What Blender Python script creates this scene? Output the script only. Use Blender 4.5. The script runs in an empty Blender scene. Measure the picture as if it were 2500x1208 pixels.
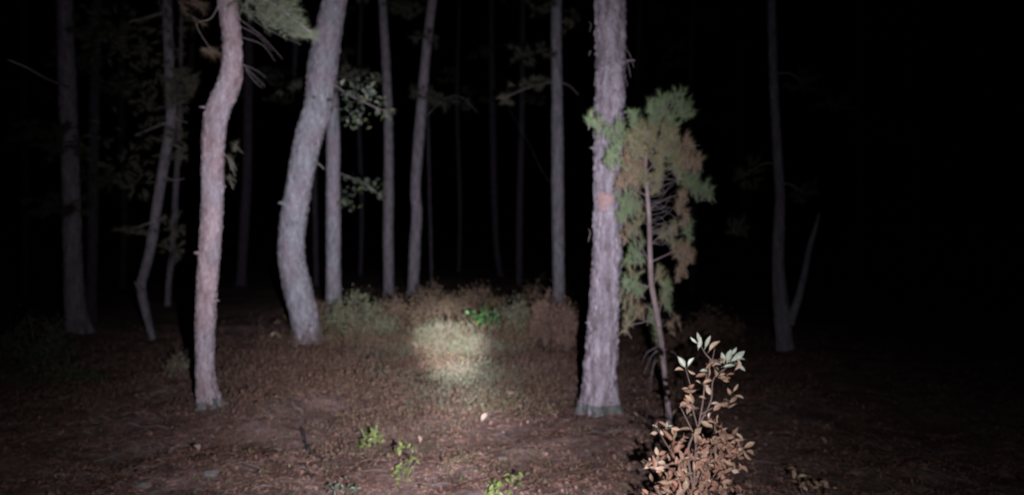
import bpy, math, random
import numpy as np
from mathutils import Vector, Matrix

S = bpy.context.scene
C = S.collection
rng = np.random.default_rng(7)
random.seed(7)
R = math.radians
F = 1925.0            # focal length in photograph pixels (2500 wide)
CAM_Z = 1.5

# ------------------------------------------------------------------ camera
cam_d = bpy.data.cameras.new('camera')
cam = bpy.data.objects.new('camera', cam_d); C.objects.link(cam)
cam.location = (0, 0, CAM_Z); cam.rotation_euler = (R(90), 0, 0)
cam_d.sensor_width = 36; cam_d.lens = F / 2500 * 36
cam_d.clip_start = 0.05; cam_d.clip_end = 600
cam_d.dof.use_dof = True; cam_d.dof.focus_distance = 2.3; cam_d.dof.aperture_fstop = 2.15
S.camera = cam

# ------------------------------------------------------------------ world: moonless night sky
w = bpy.data.worlds.new('World'); S.world = w; w.use_nodes = True
nt = w.node_tree; nt.nodes.clear()
sky = nt.nodes.new('ShaderNodeTexSky'); sky.sky_type = 'NISHITA'; sky.sun_disc = False
sky.sun_elevation = R(-8); sky.sun_rotation = R(200)
bg = nt.nodes.new('ShaderNodeBackground'); bg.inputs[1].default_value = 0.02
ow = nt.nodes.new('ShaderNodeOutputWorld')
nt.links.new(sky.outputs[0], bg.inputs[0]); nt.links.new(bg.outputs[0], ow.inputs[0])

# ------------------------------------------------------------------ the hand torch beside the camera (wide spill + bright core)
LP = Vector((0.24, 0.05, 1.38))
def aim(px, py):
    return Vector(((px - 1250) / F, 1, -(py - 604) / F)).normalized()
def spot(name, px, py, energy, size, blend, color, D=12.0):
    l = bpy.data.lights.new(name, 'SPOT'); o = bpy.data.objects.new(name, l); C.objects.link(o)
    o.location = LP
    tgt = Vector((0, 0, CAM_Z)) + aim(px, py) * D
    o.rotation_euler = (tgt - LP).to_track_quat('-Z', 'Y').to_euler()
    l.energy = energy; l.spot_size = R(size); l.spot_blend = blend; l.color = color
    l.shadow_soft_size = 0.012
    return o
def beam_profile(light, terms):
    """the torch's measured beam: sum of gaussians in tangent space (sx, sy, weight)"""
    d = light.data; d.use_nodes = True; t = d.node_tree; N = t.nodes; L = t.links
    em = [n for n in N if n.type == 'EMISSION'][0]
    tc = N.new('ShaderNodeTexCoord'); sp = N.new('ShaderNodeSeparateXYZ')
    L.new(tc.outputs['Normal'], sp.inputs[0])
    def m(op, a, b=None):
        n = N.new('ShaderNodeMath'); n.operation = op
        for i, v in enumerate((a, b)):
            if v is None: continue
            if isinstance(v, (int, float)): n.inputs[i].default_value = v
            else: L.new(v, n.inputs[i])
        return n.outputs[0]
    nz = m('ABSOLUTE', sp.outputs[2]); x = m('DIVIDE', sp.outputs[0], nz); y = m('DIVIDE', sp.outputs[1], nz)
    tot = None
    for cx, cy, sx, sy, wt in terms:
        xo = m('ADD', x, -cx); yo = m('ADD', y, -cy)
        e = m('ADD', m('MULTIPLY', m('MULTIPLY', xo, xo), -.5 / sx ** 2), m('MULTIPLY', m('MULTIPLY', yo, yo), -.5 / sy ** 2))
        g = m('MULTIPLY', m('EXPONENT', e), wt)
        tot = g if tot is None else m('ADD', tot, g)
    L.new(tot, em.inputs['Strength'])
YS = -1      # the tangent axis that points down
flood = spot('torch_spill', 985, 500, 9800, 150, 0.3, (0.965, 0.93, 1.03))
beam_profile(flood, [(0, 0, 0.150, 0.175, 1.0), (0.075, YS * 0.34, 0.20, 0.14, 0.13), (0, 0, 0.28, 0.32, 0.065), (0, YS * 0.36, 0.55, 0.16, 0.03), (0.066, YS * 0.215, 0.030, 0.055, 0.48)])
core = spot('torch_core', 1095, 828, 19500, 6.6, 1.0, (0.95, 0.98, 1.0))

# faint moonlight: the one sun lamp
sl = bpy.data.lights.new('moon', 'SUN'); so = bpy.data.objects.new('moon', sl); C.objects.link(so)
sl.energy = 0.0015; sl.angle = R(.5); sl.color = (.8, .85, 1); so.rotation_euler = (R(40), 0, R(30))

S.view_settings.view_transform = 'Standard'; S.view_settings.look = 'None'
S.view_settings.gamma = 1; S.view_settings.exposure = 0; S.view_settings.use_curve_mapping = False
S.cycles.use_denoising = True
S.cycles.max_bounces = 4; S.cycles.diffuse_bounces = 2

# ------------------------------------------------------------------ numeric helpers
def hsh(i, j, k=0, s=0):
    n = (i * 374761393 + j * 668265263 + k * 2147483647 + s * 1274126177) & 0x7fffffff
    n = ((n ^ (n >> 13)) * 1274126177) & 0x7fffffff
    return ((n ^ (n >> 16)) & 0xffff) / 65535.0
def vnoise(x, y, z=None, s=0):
    x = np.asarray(x, float); y = np.asarray(y, float); z = np.zeros_like(x) if z is None else np.asarray(z, float)
    xi, yi, zi = [np.floor(v).astype(np.int64) for v in (x, y, z)]
    fx, fy, fz = x - xi, y - yi, z - zi
    fx, fy, fz = [f * f * (3 - 2 * f) for f in (fx, fy, fz)]
    r = 0
    for a in (0, 1):
        for b in (0, 1):
            for c in (0, 1):
                wgt = (fx if a else 1 - fx) * (fy if b else 1 - fy) * (fz if c else 1 - fz)
                r = r + wgt * hsh(xi + a, yi + b, zi + c, s)
    return r * 2 - 1
def voro(x, y, z, s=0):
    xi, yi, zi = [np.floor(v).astype(np.int64) for v in (x, y, z)]
    f1 = np.full(x.shape, 9.); f2 = np.full(x.shape, 9.); idv = np.zeros(x.shape)
    for a in (-1, 0, 1):
        for b in (-1, 0, 1):
            for c in (-1, 0, 1):
                i, j, k = xi + a, yi + b, zi + c
                dx = i + hsh(i, j, k, s) - x; dy = j + hsh(i, j, k, s + 11) - y; dz = k + hsh(i, j, k, s + 23) - z
                d = np.sqrt(dx * dx + dy * dy + dz * dz)
                near = d < f1
                f2 = np.where(near, f1, np.minimum(f2, d)); f1 = np.where(near, d, f1)
                idv = np.where(near, hsh(i, j, k, s + 37), idv)
    return f1, f2, idv
# litter heaped against the feet of the nearer trunks, and a few hollows
MOUNDS = [((px - 1250) / (py - 604) * 1.5, 1.5 * F / (py - 604), h, q) for px, py, h, q in
          ((1464, 1000, .05, .32), (511, 1008, .04, .26), (752, 836, .07, .5), (1634, 1032, .02, .15), (745, 1075, -.05, .22), (1390, 1120, -.05, .3), (330, 1080, -.05, .35), (1050, 1080, -.04, .2), (600, 1140, .04, .3), (1180, 1150, .035, .25))]
def ground_z(x, y):
    x = np.asarray(x, float); y = np.asarray(y, float)
    return (0.07 * vnoise(x * .35, y * .35, s=1) + 0.055 * vnoise(x * 1.3, y * 1.3, s=2) + 0.034 * vnoise(x * 3.3, y * 3.3, s=3)
            + 0.010 * vnoise(x * 11, y * 11, s=4) + sum(h * np.exp(-((x - mx) ** 2 + (y - my) ** 2) / (2 * q * q)) for mx, my, h, q in MOUNDS))
def gz(x, y): return float(ground_z(np.array([x]), np.array([y]))[0])
def P(px, py, D): return Vector(((px - 1250) / F * D, D, CAM_Z - (py - 604) / F * D))
def base_depth(py): return CAM_Z * F / (py - 604)

# ------------------------------------------------------------------ object helpers
def link(o, parent=None, loc=None):
    C.objects.link(o)
    if parent is not None: o.parent = parent
    if loc is not None: o.location = loc
    return o
def tag(o, label=None, cat=None, group=None, kind=None):
    if label: o['label'] = label
    if cat: o['category'] = cat
    if group: o['group'] = group
    if kind: o['kind'] = kind
    return o
def empty(name, loc):
    o = bpy.data.objects.new(name, None); o.empty_display_size = .1
    return link(o, loc=loc)
def mesh_np(name, V, Fc, mat, smooth=False):
    """V (n,3); Fc (m,k) all faces same size"""
    V = np.asarray(V, np.float32); Fc = np.asarray(Fc, np.int32)
    me = bpy.data.meshes.new(name)
    m, k = Fc.shape
    me.vertices.add(len(V)); me.vertices.foreach_set('co', V.ravel())
    me.loops.add(m * k); me.loops.foreach_set('vertex_index', Fc.ravel())
    me.polygons.add(m); me.polygons.foreach_set('loop_start', np.arange(0, m * k, k, dtype=np.int32))
    me.polygons.foreach_set('loop_total', np.full(m, k, np.int32))
    if smooth: me.polygons.foreach_set('use_smooth', np.ones(m, bool))
    me.materials.append(mat); me.update(calc_edges=True)
    return me
def obj_np(name, V, Fc, mat, parent=None, smooth=False, origin=None, kind=None):
    V = np.asarray(V, float)
    if origin is not None: V = V - np.array(origin)
    o = bpy.data.objects.new(name, mesh_np(name, V, Fc, mat, smooth))
    if kind: o['kind'] = kind
    return link(o, parent)
class Tubes:
    def __init__(s): s.V = []; s.F = []; s.n = 0
    def add(s, pts, rad, seg=6):
        pts = np.array([tuple(p) for p in pts], float); n = len(pts)
        rad = np.broadcast_to(np.asarray(rad, float), (n,))
        t = np.gradient(pts, axis=0); t /= np.linalg.norm(t, axis=1)[:, None] + 1e-9
        ref = np.array([0, 0, 1.]) if abs(t[:, 2]).mean() < .8 else np.array([1., 0, 0])
        a = np.cross(t, ref); a /= np.linalg.norm(a, axis=1)[:, None] + 1e-9
        b = np.cross(t, a)
        th = np.linspace(0, 2 * np.pi, seg, endpoint=False)
        ring = pts[:, None, :] + rad[:, None, None] * (np.cos(th)[None, :, None] * a[:, None, :] + np.sin(th)[None, :, None] * b[:, None, :])
        i = np.arange(n - 1)[:, None] * seg; j = np.arange(seg)[None, :]; j2 = (j + 1) % seg
        q = np.stack([i + j, i + j2, i + seg + j2, i + seg + j], -1).reshape(-1, 4) + s.n
        s.V.append(ring.reshape(-1, 3)); s.F.append(q); s.n += n * seg
    def build(s, name, mat, parent=None, origin=None, kind=None):
        return obj_np(name, np.concatenate(s.V), np.concatenate(s.F), mat, parent, True, origin, kind)
def unit(v): return v / (np.linalg.norm(v, axis=-1, keepdims=True) + 1e-9)
def rdirs(n): return unit(rng.normal(size=(n, 3)))
def needles(base, d, L, wd):
    """thin triangles; base (n,3), d (n,3) unit, L (n,), wd (n,)"""
    side = unit(np.cross(d, rdirs(len(d)))) * (wd / 2)[:, None]
    V = np.stack([base - side, base + side, base + d * L[:, None]], 1).reshape(-1, 3)
    return V, np.arange(len(V)).reshape(-1, 3)
def leaves(base, d, nrm, L, wd, bend=.25):
    """six-vertex pointed leaves (4 quads-> tris): base, two side pairs, tip"""
    s = unit(np.cross(d, nrm)); u = unit(np.cross(s, d)); n = len(base)
    L = L[:, None]; wd = wd[:, None]
    b = base; m1 = base + d * L * .45 - u * L * bend * .25
    tip = base + d * L - u * L * bend * .6
    l1 = base + d * L * .3 + s * wd * .42 + u * wd * .18; r1 = base + d * L * .3 - s * wd * .42 + u * wd * .18
    l2 = base + d * L * .66 + s * wd * .40 + u * wd * .12 - u * L * bend * .3; r2 = base + d * L * .66 - s * wd * .40 + u * wd * .12 - u * L * bend * .3
    V = np.stack([b, l1, l2, tip, r2, r1, m1], 1).reshape(-1, 3)
    f = np.array([[0, 6, 1], [1, 6, 2], [2, 6, 3], [3, 6, 4], [4, 6, 5], [5, 6, 0]])
    Fc = (np.arange(n)[:, None, None] * 7 + f[None]).reshape(-1, 3)
    return V, Fc
def catmull(pts, per):
    p = np.array(pts, float); p = np.vstack([2 * p[0] - p[1], p, 2 * p[-1] - p[-2]])
    out = []
    for i in range(1, len(p) - 2):
        t = np.linspace(0, 1, per, endpoint=False)[:, None]
        out.append(.5 * (2 * p[i] + (p[i + 1] - p[i - 1]) * t + (2 * p[i - 1] - 5 * p[i] + 4 * p[i + 1] - p[i + 2]) * t ** 2
                         + (3 * p[i] - p[i - 1] - 3 * p[i + 1] + p[i + 2]) * t ** 3))
    out.append(p[-2][None]); return np.vstack(out)

# ------------------------------------------------------------------ materials
def new_mat(name, rough=.85, spec=.25):
    m = bpy.data.materials.new(name); m.use_nodes = True; t = m.node_tree
    b = t.nodes['Principled BSDF']; b.inputs['Roughness'].default_value = rough
    b.inputs['Specular IOR Level'].default_value = spec
    return m, t, b
def ramp(t, stops, src):
    r = t.nodes.new('ShaderNodeValToRGB'); e = r.color_ramp.elements
    while len(e) < len(stops): e.new(.5)
    for i, (p, c) in enumerate(stops): e[i].position = p; e[i].color = (*c, 1)
    t.links.new(src, r.inputs[0]); return r.outputs[0]
def noise(t, scale, detail=4, vec=None, rough=.55):
    n = t.nodes.new('ShaderNodeTexNoise'); n.inputs['Scale'].default_value = scale
    n.inputs['Detail'].default_value = detail; n.inputs['Roughness'].default_value = rough
    if vec is not None: t.links.new(vec, n.inputs['Vector'])
    return n.outputs['Fac']
def mixc(t, fac, a, b, mode='MIX'):
    n = t.nodes.new('ShaderNodeMix'); n.data_type = 'RGBA'; n.blend_type = mode
    for sock, v in ((0, fac), (6, a), (7, b)):
        if isinstance(v, (int, float)): n.inputs[sock].default_value = v
        elif isinstance(v, tuple): n.inputs[sock].default_value = (*v, 1)
        else: t.links.new(v, n.inputs[sock])
    return n.outputs[2]
def bump(t, b, h, strength, dist):
    n = t.nodes.new('ShaderNodeBump'); n.inputs['Strength'].default_value = strength; n.inputs['Distance'].default_value = dist
    t.links.new(h, n.inputs['Height']); t.links.new(n.outputs[0], b.inputs['Normal'])
def geo_pos(t):
    return t.nodes.new('ShaderNodeNewGeometry').outputs['Position']
def scaled(t, vec, s):
    n = t.nodes.new('ShaderNodeMapping'); n.inputs['Scale'].default_value = s
    t.links.new(vec, n.inputs[0]); return n.outputs[0]
def bark_mat(name, deep, mid, pale, patch, patch_amt=.5):
    m, t, b = new_mat(name, .9, .2)
    pos = geo_pos(t)
    v1 = noise(t, 14, 5, scaled(t, pos, (1, 1, .28)), .65)
    v2 = noise(t, 55, 4, scaled(t, pos, (1, 1, .5)), .6)
    base = ramp(t, [(.30, deep), (.47, mid), (.64, pale)], v1)
    big = noise(t, 2.3, 3, pos)
    pf = ramp(t, [(.42, (0, 0, 0)), (.62, (patch_amt,) * 3)], big)
    c = mixc(t, pf, base, patch)
    fine = ramp(t, [(.25, (.55, .55, .55)), (.62, (1, 1, 1))], v2)
    c = mixc(t, .8, c, fine, 'MULTIPLY')
    # crevices and plates come from the mesh; the vertex attribute tints each plate and darkens the colour in the crevices
    at = t.nodes.new('ShaderNodeAttribute'); at.attribute_name = 'plate'
    pl = ramp(t, [(0, (.72, .68, .70)), (1, (1.12, 1.08, 1.1))], at.outputs['Fac'])
    c = mixc(t, .75, c, pl, 'MULTIPLY')
    t.links.new(c, b.inputs['Base Color'])
    bump(t, b, v2, .7, .01)
    return m
def island_mat(name, cols, rough=.75, spec=.3, use_obj=False, patchy=False):
    m, t, b = new_mat(name, rough, spec)
    if use_obj: src = t.nodes.new('ShaderNodeObjectInfo').outputs['Random']
    else: src = t.nodes.new('ShaderNodeNewGeometry').outputs['Random Per Island']
    n = len(cols)
    c = ramp(t, [(i / max(1, n - 1), k) for i, k in enumerate(cols)], src)
    f = noise(t, 60 if use_obj else 25, 3, geo_pos(t))
    g = ramp(t, [(.3, (.6, .6, .6)), (.65, (1.1, 1.1, 1.1))], f)
    c = mixc(t, .7, c, g, 'MULTIPLY')
    if patchy:   # litter tone varies in irregular darker and paler patches
        pos = geo_pos(t)
        a1 = ramp(t, [(.38, (.36, .31, .28)), (.50, (.85, .78, .76)), (.60, (1.18, 1.12, 1.12))], noise(t, 2.3, 5, pos, .65))
        a2 = ramp(t, [(.38, (1.05, .86, .74)), (.60, (1.02, .98, .94))], noise(t, 3.7, 3, scaled(t, pos, (1, 1.3, 1))))
        c = mixc(t, 1, mixc(t, 1, c, a1, 'MULTIPLY'), a2, 'MULTIPLY')
    t.links.new(c, b.inputs['Base Color'])
    return m
M = {}
M['bark_pink'] = bark_mat('pink_pine_bark', (.17, .115, .115), (.31, .235, .245), (.43, .36, .385), (.31, .31, .35), .5)
M['bark_grey'] = bark_mat('grey_lichen_bark', (.13, .12, .13), (.24, .25, .275), (.34, .355, .385), (.31, .245, .29), .5)
M['bark_big'] = bark_mat('plated_pine_bark', (.11, .085, .09), (.27, .235, .27), (.41, .375, .42), (.30, .30, .33), .35)
M['bark_dim'] = bark_mat('dull_trunk_bark', (.10, .085, .09), (.20, .18, .205), (.28, .26, .295), (.20, .21, .21), .4)
M['bark_stem'] = bark_mat('sapling_bark', (.20, .15, .14), (.34, .27, .26), (.44, .37, .37), (.27, .22, .23), .4)
M['bark_dimmed'] = bark_mat('far_bark_dimmed', (.02, .018, .02), (.045, .038, .05), (.065, .058, .07), (.05, .045, .055), .4)  # the dark beyond the torch's reach, put into the bark colour
M['bark_foot'] = bark_mat('lichened_bark_foot', (.06, .065, .06), (.11, .125, .12), (.20, .22, .21), (.10, .12, .11), .5)
M['twig'] = island_mat('dry_twig', [(.15, .12, .12), (.28, .24, .25), (.20, .16, .15)])
M['twig_brightened'] = island_mat('bare_twig_brightened', [(.5, .46, .42), (.42, .38, .36)])  # twig colour lightened to look lit where little torchlight reaches
M['stem_dark'] = island_mat('brown_young_stem', [(.13, .09, .075), (.17, .12, .10)])
M['dark_wood'] = island_mat('damp_dark_wood', [(.035, .032, .036), (.06, .055, .06)])
M['needle_green'] = island_mat('green_needles', [(.15, .27, .12), (.22, .36, .16), (.31, .40, .21), (.15, .28, .15), (.33, .30, .18), (.26, .36, .18)], .6, .35)
M['needle_brown'] = island_mat('dead_brown_needles', [(.36, .23, .15), (.46, .31, .21), (.20, .22, .12), (.44, .28, .19), (.30, .24, .15)], .7, .25)
M['needle_mixed'] = island_mat('half_dead_needles', [(.36, .27, .16), (.24, .30, .14), (.42, .31, .20), (.20, .28, .13)], .7, .3)
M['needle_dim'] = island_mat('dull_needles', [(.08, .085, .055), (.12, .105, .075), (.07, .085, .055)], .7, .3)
M['needle_hang'] = island_mat('hanging_needles', [(.15, .19, .11), (.20, .22, .14), (.12, .17, .11)], .6, .3)
M['leaf_oak'] = island_mat('rust_dead_leaf', [(.17, .08, .05), (.23, .125, .08), (.13, .08, .05), (.26, .17, .11), (.20, .09, .055), (.28, .20, .13), (.10, .06, .04)], .55, .4, True)
M['leaf_tan'] = island_mat('tan_dead_leaf', [(.36, .24, .16), (.28, .18, .11), (.40, .31, .22)], .55, .4, True)
M['leaf_pale'] = island_mat('pale_green_leaf', [(.36, .40, .32), (.28, .31, .22), (.44, .46, .38)], .45, .5, True)
M['leaf_yellowgreen'] = island_mat('yellow_green_leaf', [(.12, .16, .045), (.18, .23, .06), (.08, .11, .035), (.17, .18, .08)], .5, .4, True)
M['leaf_bright'] = island_mat('fresh_green_leaf', [(.04, .15, .04), (.055, .22, .055), (.05, .11, .035)], .45, .4, True)
M['leaf_tree'] = island_mat('dark_tree_leaf', [(.045, .06, .045), (.085, .105, .085), (.09, .10, .045), (.12, .145, .12)], .45, .45, True)
M['leaf_fallen'] = island_mat('fallen_pale_leaf', [(.36, .26, .21), (.46, .35, .29)], .6, .3, True)
M['shrub_green'] = island_mat('grey_green_shrub', [(.085, .11, .065), (.15, .15, .09), (.11, .10, .06), (.17, .19, .13)], .7, .3)
M['shrub_dimmed'] = island_mat('green_shrub_dimmed', [(.03, .045, .022), (.05, .06, .032), (.04, .04, .025)], .7, .3)  # green shrub colour darkened to stand for shade outside the beam
M['shrub_brown'] = island_mat('brown_shrub', [(.15, .09, .06), (.20, .13, .085), (.13, .11, .065), (.10, .065, .045), (.12, .115, .08)], .75, .25)
M['shrub_red'] = island_mat('rust_bracken', [(.17, .095, .07), (.22, .13, .10), (.13, .08, .065), (.15, .12, .08)], .75, .25)
M['shrub_pale'] = island_mat('pale_heath', [(.10, .115, .07), (.15, .145, .10), (.10, .085, .05), (.17, .17, .13)], .7, .3)
M['heath'] = island_mat('low_heath', [(.13, .065, .048), (.17, .10, .075), (.11, .06, .045), (.12, .09, .06), (.075, .04, .032), (.16, .115, .10)], .8, .2)
M['moss'] = island_mat('moss_shoots', [(.13, .12, .065), (.18, .17, .09), (.13, .09, .06), (.20, .19, .12)], .8, .2)
M['litter'] = island_mat('leaf_litter', [(.26, .18, .155), (.30, .22, .195), (.235, .16, .135), (.33, .25, .225), (.26, .18, .155), (.27, .185, .15), (.29, .22, .20)], .75, .2, patchy=True)
M['litter_needle'] = island_mat('fallen_needles', [(.27, .185, .155), (.36, .275, .25), (.21, .14, .115)], .75, .2, patchy=True)
M['litter_stick'] = island_mat('ground_sticks', [(.10, .085, .085), (.20, .175, .175), (.14, .105, .09)], .85, .2)
M['stone'] = island_mat('lichened_stone', [(.13, .115, .11), (.17, .155, .15)], .9, .2, True)
def mk_blaze():
    m, t, b = new_mat('reddish_scar', .8, .2)
    f = noise(t, 30, 4, geo_pos(t))
    t.links.new(ramp(t, [(.30, (.24, .17, .17)), (.70, (.42, .27, .265))], f), b.inputs['Base Color'])
    bump(t, b, f, .5, .005); return m
M['scar'] = mk_blaze()
def mk_ground():
    m, t, b = new_mat('forest_floor', .95, .1)
    pos = geo_pos(t)
    n1 = noise(t, 1.1, 5, pos, .6); n2 = noise(t, 13, 6, pos, .7); n3 = noise(t, 70, 4, pos, .65)
    c = ramp(t, [(.30, (.09, .055, .048)), (.46, (.17, .118, .108)), (.60, (.24, .18, .168)), (.72, (.29, .235, .22))], n2)
    c2 = mixc(t, ramp(t, [(.42, (0, 0, 0)), (.60, (.7, .7, .7))], n1), c, (.13, .08, .06))
    n4 = noise(t, .8, 3, scaled(t, pos, (1.3, .8, 1)))
    c3 = mixc(t, ramp(t, [(.55, (0, 0, 0)), (.68, (.55, .55, .55))], n4), c2, (.11, .115, .07))
    f = ramp(t, [(.3, (.5, .5, .5)), (.65, (1.2, 1.15, 1.15))], n3)
    c4 = mixc(t, .75, c3, f, 'MULTIPLY')
    t.links.new(c4, b.inputs['Base Color']); bump(t, b, n2, .8, .03)
    return m
M['ground'] = mk_ground()

# ------------------------------------------------------------------ ground sheet
def axis(lo, hi, fine, grow, far):
    a = list(np.arange(lo, hi, fine)); s = fine
    while a[-1] < far: s *= grow; a.append(a[-1] + s)
    s = fine
    while a[0] > -far: s *= grow; a.insert(0, a[0] - s)
    return np.array(a)
xs = axis(-5.5, 5.5, .045, 1.12, 260); ys = axis(2.5, 14, .045, 1.10, 260)
X, Y = np.meshgrid(xs, ys)
Z = ground_z(X, Y)
V = np.stack([X, Y, Z], -1).reshape(-1, 3)
i = np.arange(len(ys) - 1)[:, None] * len(xs) + np.arange(len(xs) - 1)[None, :]
Fc = np.stack([i, i + 1, i + len(xs) + 1, i + len(xs)], -1).reshape(-1, 4)
tag(obj_np('ground', V, Fc, M['ground'], smooth=True), kind='structure')

# ------------------------------------------------------------------ trunks
def trunk_mesh(name, ctrl, rad, mat, relief=.012, cell=(26, 26, 9), seg=56, vis_top=None, parent=None, origin=None, flare=.35, seed=0, step=.022, root_amp=None):
    """ctrl: list of world points from the base up; rad: radii at them; real relief in the bark"""
    c = catmull([list(p) + [r] for p, r in zip(ctrl, rad)], 24)
    seglen = np.linalg.norm(np.diff(c[:, :3], axis=0), axis=1); s = np.concatenate([[0], np.cumsum(seglen)])
    tot = s[-1]; h = []; v = 0
    while v < tot:
        zz = np.interp(v, s, c[:, 2]); h.append(v)
        v += step if (vis_top is None or zz < vis_top) else step * 7
    h.append(tot); h = np.array(h)
    pts = np.stack([np.interp(h, s, c[:, k]) for k in range(3)], 1); r = np.interp(h, s, c[:, 3])
    r = r * (1 + flare * np.exp(-(h - .15).clip(0) / .16))
    t = np.gradient(pts, axis=0); t = unit(t)
    a = unit(np.cross(np.broadcast_to([0, 1., 0], t.shape), t)); b = np.cross(t, a)
    th = np.linspace(0, 2 * np.pi, seg, endpoint=False)
    ux, uy = np.cos(th), np.sin(th)
    H = h[:, None] + 0 * th[None]; RX = r[:, None] * ux[None]; RY = r[:, None] * uy[None]
    f1, f2, idv = voro(RX * cell[0] + .7 * vnoise(RX * 30, RY * 30, H * 12, 5), RY * cell[1], H * cell[2] + .5 * vnoise(RX * 22, RY * 22, H * 20, 6), seed)
    edge = np.clip((f2 - f1) * 4, 0, 1)
    disp = relief * (edge * (.5 + .9 * idv) - .6) + relief * .7 * vnoise(RX * 60, RY * 60, H * 40, seed + 3)
    lump = .06 * vnoise(ux[None] * 1.3 + 0 * H, uy[None] * 1.3 + 0 * H, H * 1.6, seed + 9) * r[:, None]
    root = (root_amp if root_amp is not None else .12 + .6 * flare) * r[:, None] * np.exp(-H / .17) * np.cos(5 * th[None] + seed)
    rr = r[:, None] + disp + lump + root
    V = pts[:, None, :] + rr[..., None] * (ux[None, :, None] * a[:, None, :] + uy[None, :, None] * b[:, None, :])
    n = len(h); i = np.arange(n - 1)[:, None] * seg; j = np.arange(seg)[None]; j2 = (j + 1) % seg
    Fc = np.stack([i + j, i + j2, i + seg + j2, i + seg + j], -1).reshape(-1, 4)
    o = obj_np(name, V.reshape(-1, 3), Fc, mat, parent, True, origin)
    at = o.data.attributes.new('plate', 'FLOAT', 'POINT')
    at.data.foreach_set('value', (idv * (.35 + .65 * edge)).astype(np.float32).ravel())
    return o, pts, r, (a, b)

def tuft_cloud(centers, axes, per, L, wd, spread=1.0, along=.05):
    n = len(centers); c = np.repeat(centers, per, 0); ax = np.repeat(axes, per, 0)
    d = unit(ax * .8 + rdirs(n * per) * spread)
    base = c + ax * (rng.random((n * per, 1)) - .5) * along * 2
    return needles(base, d, L * rng.uniform(.7, 1.15, n * per), np.full(n * per, wd))

# one crown of branches and needles for the tall pines, shared by all of them (out of the frame, overhead)
def crown_meshes():
    T = Tubes(); cen = []; ax = []
    for k in range(16):
        z = 0.2 + k * .28; a = k * 2.4; L = 2.1 - k * .09
        d = np.array([math.cos(a), math.sin(a), .25]); pts = [np.array([0, 0, z]) + d * L * q + np.array([0, 0, .12 * math.sin(q * 5)]) for q in np.linspace(0, 1, 6)]
        T.add(pts, np.linspace(.035, .008, 6), 5)
        for q in np.linspace(.35, 1, 7):
            p = np.array([0, 0, z]) + d * L * q
            for _ in range(3):
                o = rng.normal(size=3) * [.22, .22, .10]; T.add([p, p + o], [.006, .003], 3)
                for s_ in range(3): cen.append(p + o * (.5 + .3 * s_)); ax.append(unit(o + np.array([0, 0, .08])))
    V, Fc = tuft_cloud(np.array(cen), np.array(ax), 16, .11, .004, .9)
    return (mesh_np('crown_branches', np.concatenate(T.V), np.concatenate(T.F), M['twig'], True),
            mesh_np('crown_needles', V, Fc, M['needle_dim']))
CB, CN = crown_meshes()

GR_TREES = 'pine trunks standing in the dark forest'
def tree(label, path, mat, D=None, height=12, relief=.012, cell=(26, 26, 9), seg=48, seed=0, flare=.35, dy=None, crown=True, step=.025, name='pine_tree'):
    """path: (px, py, width_px) from the foot upward, as seen from the path where the camera stands"""
    if D is None: D = base_depth(path[0][1])
    foot = P(path[0][0], path[0][1], D); g = gz(foot.x, foot.y)
    pts = [Vector((foot.x, D, g - .12))]; rad = [path[0][2] / 2 / F * D]
    for k, (px, py, wp) in enumerate(path):
        d = D + (dy[k] if dy else 0)
        p = P(px, py, d)
        if k == 0: p.z = g + .02
        pts.append(p); rad.append(wp / 2 / F * d * .94)
    top = pts[-1].copy(); vis = top.z + .3; height = max(height, CAM_Z + .34 * D + 5.5) if crown else height
    lean = (pts[-1] - pts[-2]); lean = lean / max(lean.z, .1); lean.x *= .4; lean.y = 0
    r0 = rad[-1]
    for q in (.3, .65, 1.0):
        if height > top.z:
            dz = (height - top.z) * q
            pts.append(Vector((top.x + lean.x * dz * .6, top.y, top.z + dz))); rad.append(max(.03, r0 * (1 - .75 * q)))
    root = tag(empty(name, (foot.x, D, g)), label, 'tree', GR_TREES)
    o, cp, cr, fr = trunk_mesh('trunk', pts, rad, mat, relief, cell, seg, vis, root, root.location, flare, seed, step)
    if crown:
        cr_o = bpy.data.objects.new('crown', CN); link(cr_o, root)
        cr_o['kind'] = 'stuff'
        bo = bpy.data.objects.new('crown_branches', CB); link(bo, root)
        tp = pts[-1] - root.location
        for q in (cr_o, bo):
            q.location = (tp.x, tp.y, tp.z - 4.4); q.rotation_euler = (0, 0, seed * 1.3)
    return root, cp, cr

def add_branch(root, pts, rad, mat, seg=6, label=None):
    T = Tubes(); T.add(catmull([list(p) for p in pts], 6), np.interp(np.linspace(0, 1, (len(pts) - 1) * 6 + 1), [0, 1], rad), seg)
    b = T.build('branch', mat, root, root.location)
    if label: b['label'] = label
    return b
def add_leafy(root, branch, mat, centers, n, spread, L, name='leaf', face=None):
    """individual leaves (shared mesh) on a branch"""
    for k in range(n):
        c = centers[rng.integers(len(centers))] + rng.normal(size=3) * spread
        place_leaf(name, mat, Vector(c) - root.location, L * rng.uniform(.6, 1.2), branch)

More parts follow.
